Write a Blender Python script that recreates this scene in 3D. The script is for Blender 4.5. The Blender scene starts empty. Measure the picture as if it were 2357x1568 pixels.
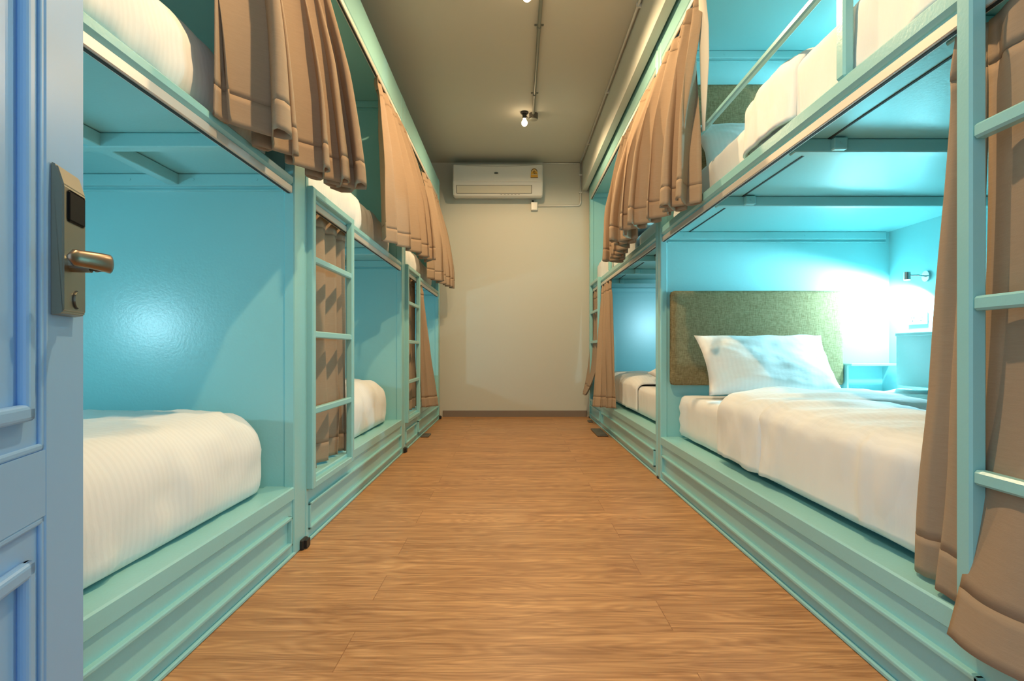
import bpy, bmesh, math, random
from mathutils import Vector, Matrix, noise
sc = bpy.context.scene
COL = sc.collection
PI = math.pi
# ------------------------------------------------------------------ camera, world, exposure
CAM_Z = 0.68
cd = bpy.data.cameras.new('camera'); cam = bpy.data.objects.new('camera', cd); COL.objects.link(cam)
cd.sensor_width = 36.0; cd.lens = 36.0 * 1380 / 2357; cd.clip_start = 0.02
cd.shift_y = 22 / 2357; cd.shift_x = -1.5 / 2357
cam.location = (0, 0, CAM_Z); cam.rotation_euler = (PI / 2, 0, 0)
sc.camera = cam
sc.view_settings.view_transform = 'Standard'
try: sc.view_settings.look = 'None'
except Exception: pass
sc.view_settings.exposure = 0.08
sc.view_settings.gamma = 1.0
w = bpy.data.worlds.new('world'); sc.world = w; w.use_nodes = True
w.node_tree.nodes['Background'].inputs[0].default_value = (0.62, 0.82, 1.0, 1)
w.node_tree.nodes['Background'].inputs[1].default_value = 1.6
sc.cycles.max_bounces = 10; sc.cycles.diffuse_bounces = 6
sc.cycles.sample_clamp_indirect = 6.0
WARM = (1.0, 0.68, 0.37)
COOL = (0.50, 0.90, 1.06)
BULB_W = 48.0
# (y of bulb) the aisle's ceiling bulbs
BULBS = [(0.045, 1.37), (0.074, 3.09), (0.095, 4.81)]
# reading lamps: side, y, z, watts
LAMPS = [(1, 2.84, 1.03, 12.0, 1), (1, 3.50, 1.08, 30.0, -1), (1, 2.86, 2.02, 9.0, 1), (1, 3.50, 2.06, 6.0, -1),
         (-1, 0.82, 0.86, 4.2, 1), (-1, 2.62, 0.90, 2.8, 1), (-1, 4.50, 0.90, 4.0, 1)]
H = 2.59                 # ceiling height
YB = 6.11                # back wall
XLW, XRW = -2.00, 2.03   # side walls

# ------------------------------------------------------------------ materials
def mat(name, color, rough=0.5, metal=0.0, emit=None, estr=0.0, spec=0.5):
    m = bpy.data.materials.new(name); m.use_nodes = True
    b = m.node_tree.nodes['Principled BSDF']
    b.inputs['Base Color'].default_value = (*color, 1)
    b.inputs['Roughness'].default_value = rough
    b.inputs['Metallic'].default_value = metal
    b.inputs['Specular IOR Level'].default_value = spec
    if emit:
        b.inputs['Emission Color'].default_value = (*emit, 1)
        b.inputs['Emission Strength'].default_value = estr
    return m
def N(m, t, **kw):
    n = m.node_tree.nodes.new(t)
    for k, v in kw.items(): setattr(n, k, v)
    return n
def L(m, a, b): m.node_tree.links.new(a, b)
def bsdf(m): return m.node_tree.nodes['Principled BSDF']
def coords(m, scale=(1, 1, 1)):
    g = N(m, 'ShaderNodeTexCoord'); mp = N(m, 'ShaderNodeMapping')
    mp.inputs['Scale'].default_value = scale
    L(m, g.outputs['Object'], mp.inputs['Vector'])
    return mp.outputs['Vector']
def add_bump(m, fac, strength, dist):
    b = N(m, 'ShaderNodeBump'); b.inputs['Strength'].default_value = strength
    b.inputs['Distance'].default_value = dist
    L(m, fac, b.inputs['Height'])
    L(m, b.outputs['Normal'], bsdf(m).inputs['Normal'])
def noisebump(m, scale, strength, dist, sc3=(1, 1, 1), detail=3):
    n = N(m, 'ShaderNodeTexNoise'); n.inputs['Scale'].default_value = scale
    n.inputs['Detail'].default_value = detail
    L(m, coords(m, sc3), n.inputs['Vector'])
    add_bump(m, n.outputs['Fac'], strength, dist)
    return n
def noisecolor(m, c1, c2, scale, sc3=(1, 1, 1), detail=4):
    n = N(m, 'ShaderNodeTexNoise'); n.inputs['Scale'].default_value = scale
    n.inputs['Detail'].default_value = detail
    L(m, coords(m, sc3), n.inputs['Vector'])
    r = N(m, 'ShaderNodeMix', data_type='RGBA')
    r.inputs['A'].default_value = (*c1, 1); r.inputs['B'].default_value = (*c2, 1)
    L(m, n.outputs['Fac'], r.inputs['Factor']); L(m, r.outputs['Result'], bsdf(m).inputs['Base Color'])

M = {}
M['blue'] = mat('turquoise_gloss_paint', (0.30, 0.62, 0.63), 0.27, spec=0.5)
noisebump(M['blue'], 120, 0.16, 0.002)
M['door'] = mat('light_blue_door_paint', (0.235, 0.45, 0.74), 0.38)
noisebump(M['door'], 90, 0.05, 0.002)
M['wall'] = mat('cream_wall_paint', (0.60, 0.60, 0.525), 0.75); noisebump(M['wall'], 60, 0.08, 0.002)
M['ceil'] = mat('ceiling_paint', (0.55, 0.56, 0.50), 0.85)
M['panel'] = mat('white_bulkhead_paint', (0.58, 0.62, 0.58), 0.6)
M['base'] = mat('grey_wood_baseboard', (0.22, 0.17, 0.13), 0.5)
M['track'] = mat('aluminium_curtain_track', (0.72, 0.68, 0.62), 0.42, 0.5)
M['dark'] = mat('dark_gap', (0.02, 0.025, 0.025), 0.7)
M['black'] = mat('black_rubber', (0.015, 0.014, 0.013), 0.5)
M['steel'] = mat('brushed_nickel', (0.27, 0.27, 0.225), 0.36, 1.0)
noisebump(M['steel'], 60, 0.05, 0.001, (1, 1, 12))
M['bronze'] = mat('worn_bronze_lever', (0.25, 0.19, 0.14), 0.33, 1.0)
M['glassblack'] = mat('black_reader_window', (0.006, 0.006, 0.006), 0.5, spec=0.08)
M['plastic'] = mat('white_plastic', (0.70, 0.71, 0.68), 0.22)
M['plastic2'] = mat('cream_plastic_louver', (0.60, 0.58, 0.48), 0.35)
M['conduit'] = mat('grey_steel_conduit', (0.22, 0.24, 0.21), 0.45, 0.4)
M['castbox'] = mat('grey_cast_box', (0.13, 0.12, 0.10), 0.6, 0.3)
M['yellow'] = mat('yellow_sticker', (0.75, 0.38, 0.03), 0.4)
M['brown'] = mat('brown_sticker_print', (0.16, 0.09, 0.03), 0.4)
M['cream'] = mat('cream_sticker_print', (0.72, 0.62, 0.40), 0.4)
M['logo'] = mat('dark_green_logo', (0.05, 0.06, 0.05), 0.4)
M['bulb'] = mat('lit_bulb_glass', (1, 0.9, 0.7), 0.3, emit=(1.0, 0.70, 0.40), estr=22)
M['lampglow'] = mat('lit_led_face', (1, 1, 1), 0.3, emit=COOL, estr=14)
M['chrome'] = mat('satin_chrome', (0.45, 0.50, 0.50), 0.25, 1.0)
# wood floor: planks run across the aisle
m = M['floor'] = mat('oak_plank_floor', (0.6, 0.35, 0.15), 0.40, spec=0.35)
v = coords(m)
br = N(m, 'ShaderNodeTexBrick'); br.offset = 0.37; br.offset_frequency = 2
for k, val in (('Scale', 1.0), ('Mortar Size', 0.0011), ('Mortar Smooth', 0.2), ('Brick Width', 1.22), ('Row Height', 0.182)):
    br.inputs[k].default_value = val
br.inputs['Color1'].default_value = (0, 0, 0, 1); br.inputs['Color2'].default_value = (1, 1, 1, 1)
br.inputs['Mortar'].default_value = (0.5, 0.5, 0.5, 1)
mpb = N(m, 'ShaderNodeMapping'); mpb.inputs['Location'].default_value = (0.38, 0.01, 0)
L(m, v, mpb.inputs['Vector']); L(m, mpb.outputs['Vector'], br.inputs['Vector'])
# each plank slides its own grain
sh = N(m, 'ShaderNodeVectorMath', operation='MULTIPLY'); sh.inputs[1].default_value = (7.3, 11.7, 3.1)
L(m, br.outputs['Color'], sh.inputs[0])
ad = N(m, 'ShaderNodeVectorMath', operation='ADD'); L(m, v, ad.inputs[0]); L(m, sh.outputs[0], ad.inputs[1])
mg = N(m, 'ShaderNodeMapping'); mg.inputs['Scale'].default_value = (1.3, 15, 1); L(m, ad.outputs[0], mg.inputs['Vector'])
g1 = N(m, 'ShaderNodeTexNoise'); g1.inputs['Scale'].default_value = 2.2; g1.inputs['Detail'].default_value = 7
g1.inputs['Roughness'].default_value = 0.62; g1.inputs['Distortion'].default_value = 1.3
L(m, mg.outputs['Vector'], g1.inputs['Vector'])
mg2 = N(m, 'ShaderNodeMapping'); mg2.inputs['Scale'].default_value = (2.0, 60, 1); L(m, ad.outputs[0], mg2.inputs['Vector'])
g2 = N(m, 'ShaderNodeTexNoise'); g2.inputs['Scale'].default_value = 3; g2.inputs['Detail'].default_value = 4
L(m, mg2.outputs['Vector'], g2.inputs['Vector'])
mg3 = N(m, 'ShaderNodeMapping'); mg3.inputs['Scale'].default_value = (1.1, 6.5, 1); L(m, ad.outputs[0], mg3.inputs['Vector'])
wv = N(m, 'ShaderNodeTexNoise'); wv.inputs['Scale'].default_value = 1.6; wv.inputs['Detail'].default_value = 1.0
L(m, mg3.outputs['Vector'], wv.inputs['Vector'])
sn = N(m, 'ShaderNodeMath', operation='MULTIPLY'); sn.inputs[1].default_value = 110; L(m, wv.outputs['Fac'], sn.inputs[0])
sn2 = N(m, 'ShaderNodeMath', operation='SINE'); L(m, sn.outputs[0], sn2.inputs[0])
cr = N(m, 'ShaderNodeValToRGB'); cr.color_ramp.elements[0].position = 0.30; cr.color_ramp.elements[1].position = 0.66
cr.color_ramp.elements[0].color = (0.38, 0.178, 0.072, 1); cr.color_ramp.elements[1].color = (0.74, 0.405, 0.18, 1)
L(m, g1.outputs['Fac'], cr.inputs['Fac'])
mx = N(m, 'ShaderNodeMix', data_type='RGBA', blend_type='MULTIPLY'); mx.inputs['Factor'].default_value = 0.55
gr = N(m, 'ShaderNodeValToRGB'); gr.color_ramp.elements[0].position = 0.3; gr.color_ramp.elements[1].position = 0.6
gr.color_ramp.elements[0].color = (0.72, 0.66, 0.6, 1); gr.color_ramp.elements[1].color = (1, 1, 1, 1)
L(m, g2.outputs['Fac'], gr.inputs['Fac'])
L(m, cr.outputs['Color'], mx.inputs['A']); L(m, gr.outputs['Color'], mx.inputs['B'])
mc = N(m, 'ShaderNodeMix', data_type='RGBA', blend_type='MULTIPLY')
mr = N(m, 'ShaderNodeMapRange'); mr.inputs['From Min'].default_value = -1; mr.inputs['To Min'].default_value = 0.0; mr.inputs['To Max'].default_value = 0.42
L(m, sn2.outputs[0], mr.inputs['Value']); L(m, mr.outputs['Result'], mc.inputs['Factor'])
mc.inputs['B'].default_value = (0.62, 0.52, 0.42, 1); L(m, mx.outputs['Result'], mc.inputs['A'])
pv = N(m, 'ShaderNodeMix', data_type='RGBA', blend_type='MULTIPLY'); pv.inputs['Factor'].default_value = 0.5
vr = N(m, 'ShaderNodeValToRGB'); vr.color_ramp.elements[0].color = (0.86, 0.84, 0.82, 1); vr.color_ramp.elements[1].color = (1.08, 1.04, 1.0, 1)
L(m, br.outputs['Color'], vr.inputs['Fac']); L(m, mc.outputs['Result'], pv.inputs['A']); L(m, vr.outputs['Color'], pv.inputs['B'])
mo = N(m, 'ShaderNodeMix', data_type='RGBA', blend_type='MULTIPLY'); mo.inputs['B'].default_value = (0.66, 0.58, 0.5, 1)
L(m, br.outputs['Fac'], mo.inputs['Factor']); L(m, pv.outputs['Result'], mo.inputs['A'])
L(m, mo.outputs['Result'], bsdf(m).inputs['Base Color'])
# curtain cloth
m = M['curtain'] = mat('brown_curtain_cloth', (0.33, 0.235, 0.16), 0.88, spec=0.15)
noisecolor(m, (0.32, 0.234, 0.160), (0.39, 0.286, 0.198), 30, (1, 1, 14), 4)
noisebump(m, 260, 0.25, 0.001, (1, 1, 5))
M['lining'] = mat('pale_curtain_lining', (0.62, 0.58, 0.50), 0.9)
# headboard fabric
m = M['headboard'] = mat('olive_tweed', (0.20, 0.20, 0.10), 0.95, spec=0.1)
na = N(m, 'ShaderNodeTexNoise'); na.inputs['Scale'].default_value = 50; L(m, coords(m, (1, 1, 12)), na.inputs['Vector'])
nb = N(m, 'ShaderNodeTexNoise'); nb.inputs['Scale'].default_value = 50; L(m, coords(m, (12, 1, 1)), nb.inputs['Vector'])
mm = N(m, 'ShaderNodeMath', operation='ADD'); L(m, na.outputs['Fac'], mm.inputs[0]); L(m, nb.outputs['Fac'], mm.inputs[1])
rr = N(m, 'ShaderNodeValToRGB'); rr.color_ramp.elements[0].position = 0.8 / 2; rr.color_ramp.elements[1].position = 1.2 / 2
rr.color_ramp.elements[0].color = (0.16, 0.125, 0.060, 1); rr.color_ramp.elements[1].color = (0.285, 0.235, 0.125, 1)
hv = N(m, 'ShaderNodeMath', operation='MULTIPLY'); hv.inputs[1].default_value = 0.5
L(m, mm.outputs[0], hv.inputs[0]); L(m, hv.outputs[0], rr.inputs['Fac']); L(m, rr.outputs['Color'], bsdf(m).inputs['Base Color'])
add_bump(m, mm.outputs[0], 0.5, 0.002)
# white cotton sateen: woven stripe (slight gloss and tone change) and fine creases
def linen(name, axis, stripes=True):
    m = mat(name, (0.80, 0.79, 0.76), 0.72, spec=0.2)
    wv = N(m, 'ShaderNodeTexWave'); wv.wave_type = 'BANDS'; wv.bands_direction = axis
    wv.inputs['Scale'].default_value = 16; wv.inputs['Distortion'].default_value = 0.6
    L(m, coords(m), wv.inputs['Vector'])
    r = N(m, 'ShaderNodeValToRGB'); r.color_ramp.elements[0].position = 0.42; r.color_ramp.elements[1].position = 0.58
    r.color_ramp.elements[0].color = (0.825, 0.815, 0.79, 1) if stripes else (0.83, 0.82, 0.795, 1)
    r.color_ramp.elements[1].color = (0.85, 0.84, 0.815, 1)
    L(m, wv.outputs['Fac'], r.inputs['Fac']); L(m, r.outputs['Color'], bsdf(m).inputs['Base Color'])
    n = N(m, 'ShaderNodeTexNoise'); n.inputs['Scale'].default_value = 9; n.inputs['Detail'].default_value = 5
    n.inputs['Distortion'].default_value = 0.25; n.inputs['Roughness'].default_value = 0.42
    L(m, coords(m, (1, 1.6, 0.6)), n.inputs['Vector']); add_bump(m, n.outputs['Fac'], 0.30, 0.02)
    return m
M['linen_y'] = linen('striped_white_sateen', 'X')
M['linen_z'] = linen('striped_white_sateen_across', 'Y')
M['sheet'] = linen('plain_white_cotton', 'X', False)

# ------------------------------------------------------------------ mesh helpers
def box(bm, x0, x1, y0, y1, z0, z1, bev=0.0, seg=1):
    if x0 > x1: x0, x1 = x1, x0
    if y0 > y1: y0, y1 = y1, y0
    mtx = Matrix.Translation(((x0 + x1) / 2, (y0 + y1) / 2, (z0 + z1) / 2)) @ Matrix.Diagonal((x1 - x0, y1 - y0, z1 - z0, 1))
    r = bmesh.ops.create_cube(bm, size=1, matrix=mtx)
    if bev:
        es = list({e for v_ in r['verts'] for e in v_.link_edges})
        bmesh.ops.bevel(bm, geom=es, offset=bev, segments=seg, affect='EDGES', profile=0.5)
def cyl(bm, p, q, r, r2=None, n=16, cap=True):
    p, q = Vector(p), Vector(q); d = q - p
    rot = d.to_track_quat('Z', 'Y').to_matrix().to_4x4()
    bmesh.ops.create_cone(bm, cap_ends=cap, segments=n, radius1=r, radius2=r if r2 is None else r2, depth=d.length,
                          matrix=Matrix.Translation((p + q) / 2) @ rot)
def tube(bm, pts, r, n=10):
    pts = [Vector(p) for p in pts]; rings = []
    for i, p in enumerate(pts):
        d = (pts[min(i + 1, len(pts) - 1)] - pts[max(i - 1, 0)]).normalized()
        u = d.cross(Vector((0, 0, 1)));
        if u.length < 1e-3: u = d.cross(Vector((0, 1, 0)))
        u.normalize(); w_ = d.cross(u)
        rr_ = r[i] if isinstance(r, (list, tuple)) else r
        rings.append([bm.verts.new(p + u * math.cos(2 * PI * k / n) * rr_ + w_ * math.sin(2 * PI * k / n) * rr_) for k in range(n)])
    for a, b in zip(rings, rings[1:]):
        for k in range(n): bm.faces.new((a[k], a[(k + 1) % n], b[(k + 1) % n], b[k]))
    bm.faces.new(rings[0][::-1]); bm.faces.new(rings[-1])
def sphere(bm, c, r, sz=(1, 1, 1), n=20):
    bmesh.ops.create_uvsphere(bm, u_segments=n, v_segments=n // 2 + 2, radius=r, matrix=Matrix.Translation(c) @ Matrix.Diagonal((*sz, 1)))
def obj(name, bm, material, parent=None, smooth=False, rot=None):
    me = bpy.data.meshes.new(name)
    bmesh.ops.recalc_face_normals(bm, faces=bm.faces)
    bm.to_mesh(me); bm.free()
    me.materials.append(material)
    o = bpy.data.objects.new(name, me); COL.objects.link(o)
    if smooth:
        for p in me.polygons: p.use_smooth = True
    if parent:
        o.parent = parent
        o.matrix_parent_inverse = Matrix.Translation(-parent.location) if parent.type == 'EMPTY' and parent.rotation_euler.z == 0 else Matrix.Identity(4)
    return o
def BM(): return bmesh.new()
def bx(name, material, parent, *b, bev=0.0):
    bm = BM(); box(bm, *b, bev=bev); return obj(name, bm, material, parent)
def tag(o, label, cat, group=None):
    o['label'] = label; o['category'] = cat
    if group: o['group'] = group
    return o
def struct(o): o['kind'] = 'structure'; return o
def thing(name, label, cat, loc=(0, 0, 0), group=None):
    o = bpy.data.objects.new(name, None); COL.objects.link(o); o.location = loc; o.empty_display_size = 0.1
    return tag(o, label, cat, group)
def center_origin(o):
    return o

# ------------------------------------------------------------------ room shell
def shell(name, material, *b):
    return struct(bx(name, material, None, *b))
shell('floor', M['floor'], XLW - 0.1, XRW + 0.1, -0.9, YB + 0.1, -0.1, 0.0)
shell('ceiling', M['ceil'], XLW - 0.1, XRW + 0.1, -0.02, YB + 0.1, H, H + 0.1)
shell('wall_back', M['wall'], XLW - 0.1, XRW + 0.1, YB, YB + 0.1, 0, H)
shell('wall_left', M['wall'], XLW - 0.1, XLW, -0.02, YB, 0, H)
shell('wall_right', M['wall'], XRW, XRW + 0.1, -0.02, YB, 0, H)
bm = BM()
box(bm, XLW, -0.46, -0.02, 0.08, 0, H); box(bm, 0.50, XRW, -0.02, 0.08, 0, H); box(bm, -0.46, 0.50, -0.02, 0.08, 2.08, H)
struct(obj('wall_front', bm, M['wall']))
shell('baseboard_back', M['base'], -0.71, 0.755, YB - 0.014, YB, 0, 0.064)
# white bulkhead boxed in over the right-hand bunks
shell('trim_1', M['panel'], 0.708, 0.757, 0.08, YB, 2.30, H)

# ------------------------------------------------------------------ bunks
def ring(bm, s, a, y0, y1, z0, z1, wd=0.010, pr=0.013):
    """picture-frame bead proud of a plinth face at |x|=a"""
    for (u0, u1, v0, v1) in ((y0, y1, z1 - wd, z1), (y0, y1, z0, z0 + wd), (y0, y0 + wd, z0, z1), (y1 - wd, y1, z0, z1)):
        box(bm, s * (a - pr), s * (a + 0.002), u0, u1, v0, v1, bev=0.0025, seg=2)
def ladder(s, parent, af, y0, y1, z0, z1, zs, wd=0.034):
    """af: aisle-side |x|"""
    lo = bx('ladder', M['blue'], parent, s * af, s * (af + 0.026), y0 + wd, y1 - wd, z1 - 0.026, z1, bev=0.003)
    bx('bottom_bar', M['blue'], lo, s * af, s * (af + 0.026), y0 + wd, y1 - wd, z0, z0 + 0.024, bev=0.003)
    for a_, b_ in ((y0, y0 + wd), (y1 - wd, y1)):
        st = bx('stile', M['blue'], lo, s * (af - 0.001), s * (af + 0.027), a_, b_, z0, z1 + 0.001, bev=0.004)
    for z in zs:
        bx('rung', M['blue'], lo, s * (af + 0.002), s * (af + 0.024), y0 + wd, y1 - wd, z - 0.012, z + 0.012, bev=0.004)
def screws(bm, s, pts):
    for (x, y, z, ax) in pts:
        d = Vector((0, 0, 1)) if ax == 'z' else (Vector((0, 1, 0)) if ax == 'y' else Vector((1, 0, 0)))
        cyl(bm, Vector((x, y, z)) - d * 0.0015, Vector((x, y, z)) + d * 0.0015, 0.004, n=8)
def bunk(s, y0, y1, label, P):
    """s: -1 left, +1 right. P: heights and |x| of the front."""
    a, ab = P['a'], P['ab']
    root = thing('bunk_bed', label, 'bunk bed', (s * (a + ab) / 2, (y0 + y1) / 2, 0), 'bunk beds built along the aisle')
    p1 = P['p1']                                   # thickness of the far end pillar
    X = lambda v_: s * v_
    # plinth with cap and beads
    bm = BM(); box(bm, X(a + 0.006), X(ab), y0, y1, 0.0, 0.222)
    box(bm, X(a), X(a + 0.10), y0, y1, 0.184, 0.228, bev=0.004)
    pl = obj('plinth', bm, M['blue'], root)
    bm = BM()
    for (q0, q1) in P['rings']: ring(bm, s, a + 0.006, q0, q1, 0.044, 0.139)
    obj('panel_bead', bm, M['blue'], pl)
    bm = BM(); box(bm, X(a - 0.002), X(a + 0.008), y0, y1 - p1 + 0.01, 0.0, 0.012, bev=0.003)
    obj('kick_strip', bm, M['blue'], pl)
    # end pillars and partitions
    zt = P['zt']
    for (q0, q1, nm) in ((y0 + 0.001, y0 + 0.03, 'n'), (y1 - p1, y1 - 0.001, 'f')):
        bm = BM(); box(bm, X(a - 0.001), X(a + 0.034), q0, q1, 0.0, zt, bev=0.0035)
        obj('post', bm, M['blue'], root)
        bm = BM()
        if nm == 'f':
            if P.get('niche'):                          # open cubby let into the head panel
                box(bm, X(a + 0.034), X(1.712), q0 + 0.006, q1, 0.222, P['roof'])
                box(bm, X(1.712), X(ab), q0 + 0.006, q1, 0.222, 0.44); box(bm, X(1.712), X(ab), q0 + 0.006, q1, 0.600, P['roof'])
                box(bm, X(1.712), X(ab), q1 - 0.006, q1, 0.44, 0.600)
            else: box(bm, X(a + 0.034), X(ab), q0 + 0.006, q1, 0.222, P['roof'])
        else:
            box(bm, X(a + 0.034), X(ab), q0, q1 - 0.004, 0.222, P['roof'])
        pp = obj('end_panel', bm, M['blue'], root)
        if nm == 'f':
            for zu in (P['board'], P['roof']):
                bm = BM(); box(bm, X(a + 0.036), X(ab - 0.02), q0 - 0.006, q0 + 0.006, zu - P['bh'], zu - 0.001, bev=0.002)
                box(bm, X(a + 0.036), X(ab - 0.02), q0 - 0.002, q0 + 0.006, zu - P['bh'] - 0.017, zu - P['bh'] - 0.012)
                screws(bm, s, [(X(a + 0.12 + 0.21 * k), q0 - 0.006, zu - P['bh'] / 2, 'y') for k in range(5)])
                obj('panel_trim', bm, M['blue'], pp)
    bx('back_panel', M['blue'], root, X(ab), X(ab + 0.018), y0, y1, 0.0, P['roof'])
    # deck of upper berth + longitudinal joints
    bm = BM(); box(bm, X(a + 0.034), X(ab), y0 + 0.03, y1 - p1 + 0.006, P['board'], P['board'] + 0.014)
    dk = obj('upper_deck', bm, M['blue'], root)
    bm = BM()
    for aa in P['seams']:
        box(bm, X(aa - 0.0035), X(aa + 0.0035), y0 + 0.05, y1 - p1, P['board'] - 0.002, P['board'] + 0.001)
    if P['seams']: obj('deck_joint', bm, M['dark'], dk)
    else: bm.free()
    for (q) in P['beams']:
        bm = BM(); box(bm, X(a + 0.05), X(ab - 0.002), q, q + 0.04, P['board'] - P['bh'], P['board'] - 0.001, bev=0.003)
        if s > 0:
            box(bm, X(0.925), X(0.965), q - 0.022, q + 0.001, P['board'] - P['bh'] + 0.002, P['board'] - 0.004, bev=0.003)
            screws(bm, s, [(X(0.945), q - 0.023, P['board'] - 0.02, 'y')])
        obj('cross_beam', bm, M['blue'], root)
    if s < 0:
        bm = BM(); box(bm, X(1.10), X(1.135), y0 + 0.04, y1 - p1 - 0.006, P['board'] - P['bh'] + 0.003, P['board'] - 0.0015, bev=0.002)
        obj('long_beam', bm, M['blue'], root)
    # roof
    bx('roof_panel', M['blue'], root, X(a + 0.034), X(ab), y0 + 0.03, y1, P['roof'], P['roof'] + 0.014)
    # front rails
    bx('bed_rail', M['blue'], root, X(a), X(a + 0.033), y0 + 0.03, y1 - p1, P['r0'], P['r1'], bev=0.008)
    bx('inner_rail', M['blue'], root, X(a + 0.012), X(a + 0.034), y0 + 0.03, y1 - p1, P['r0'] - 0.012, P['r0'] + 0.004)
    bx('top_rail', M['blue'], root, X(a), X(a + 0.033), y0 + 0.03, y1 - p1, P['t0'] + 0.012, zt, bev=0.005)
    for z in (P['k1'], P['t0']):
        tr = bx('curtain_track', M['track'], root, X(a + 0.003), X(a + 0.023), y0 + 0.04, y1 - p1 - 0.005, z - 0.012, z + 0.012, bev=0.002)
        bx('track_slot', M['dark'], tr, X(a + 0.009), X(a + 0.017), y0 + 0.042, y1 - p1 - 0.007, z - 0.0135, z - 0.0115)
    bm = BM(); box(bm, X(a - 0.012), X(a + 0.05), y1 - 0.055, y1 - 0.002, 0.0, 0.034, bev=0.003)
    if s < 0:
        box(bm, X(a - 0.02), X(a - 0.01), y1 - 0.04, y1 - 0.004, 0.004, 0.03)
        obj('corner_bracket', bm, M['black'], root)
    else:
        bm.free(); bx('corner_bracket', M['black'], root, X(a - 0.006), X(a + 0.03), y1 - 0.03, y1 - 0.005, 0.0, 0.012)
    if P.get('ladder'):
        l0, l1 = P['ladder']
        ladder(s, root, P['la'], l0, l1, 0.19, P['r1'], P['rungs'])
    if P.get('guard'):
        g0, g1_, end = P['guard']                   # guard rail over the mattress with one post
        bm = BM(); box(bm, X(a + 0.004), X(a + 0.026), g0, g1_, P['gz'] - 0.011, P['gz'] + 0.011, bev=0.005)
        gp = obj('guard_rail', bm, M['blue'], root)
        bx('guard_post', M['blue'], gp, X(a + 0.002), X(a + 0.028), end - 0.018, end + 0.018, P['r1'] - 0.002, P['gz'] + 0.012, bev=0.005)
    return root

LEFT = dict(a=0.722, ab=1.95, zt=2.345, roof=2.30, board=1.262, bh=0.040, seams=[], r0=1.224, r1=1.256, k1=1.209, t0=2.166,
            p1=0.105, la=0.700, rungs=(0.463, 0.736, 1.003))
RIGHT = dict(a=0.772, ab=1.966, zt=2.42, roof=2.24, board=1.297, bh=0.040, seams=[0.922], r0=1.279, r1=1.323, k1=1.256, t0=2.19,
             p1=0.07, la=0.748, rungs=(0.473, 0.756, 1.036), gz=1.59)
UN = {}
UN['L1'] = bunk(-1, 0.16, 2.085, 'turquoise bunk bed on the left nearest the open door', dict(LEFT, rings=[(0.20, 1.95)], beams=[0.95, 1.60]))
UN['L2'] = bunk(-1, 2.09, 4.005, 'middle turquoise bunk bed on the left, ladder curtain drawn behind its rungs', dict(LEFT, rings=[(2.12, 3.88)], beams=[2.87, 3.4], ladder=(2.10, 2.65)))
UN['L3'] = bunk(-1, 4.01, 5.93, 'turquoise bunk bed on the left beside the back wall', dict(LEFT, rings=[(4.04, 4.50), (4.58, 5.82)], beams=[4.88, 5.35], ladder=(4.02, 4.55)))
UN['R1'] = bunk(1, 0.17, 3.195, 'turquoise bunk bed on the right with white pillow against olive headboard', dict(RIGHT, rings=[(0.25, 0.93), (0.987, 3.09)], beams=[0.45, 1.10, 1.745, 2.40], ladder=(0.44, 1.012), guard=(1.40, 3.12, 1.42), niche=True))
UN['R2'] = bunk(1, 3.205, 6.05, 'turquoise bunk bed on the right beside the back wall', dict(RIGHT, rings=[(3.26, 5.20), (5.30, 5.95)], beams=[3.9, 4.55, 5.2], ladder=(5.26, 5.82), guard=(3.24, 4.86, 4.84), p1=0.09))
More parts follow.
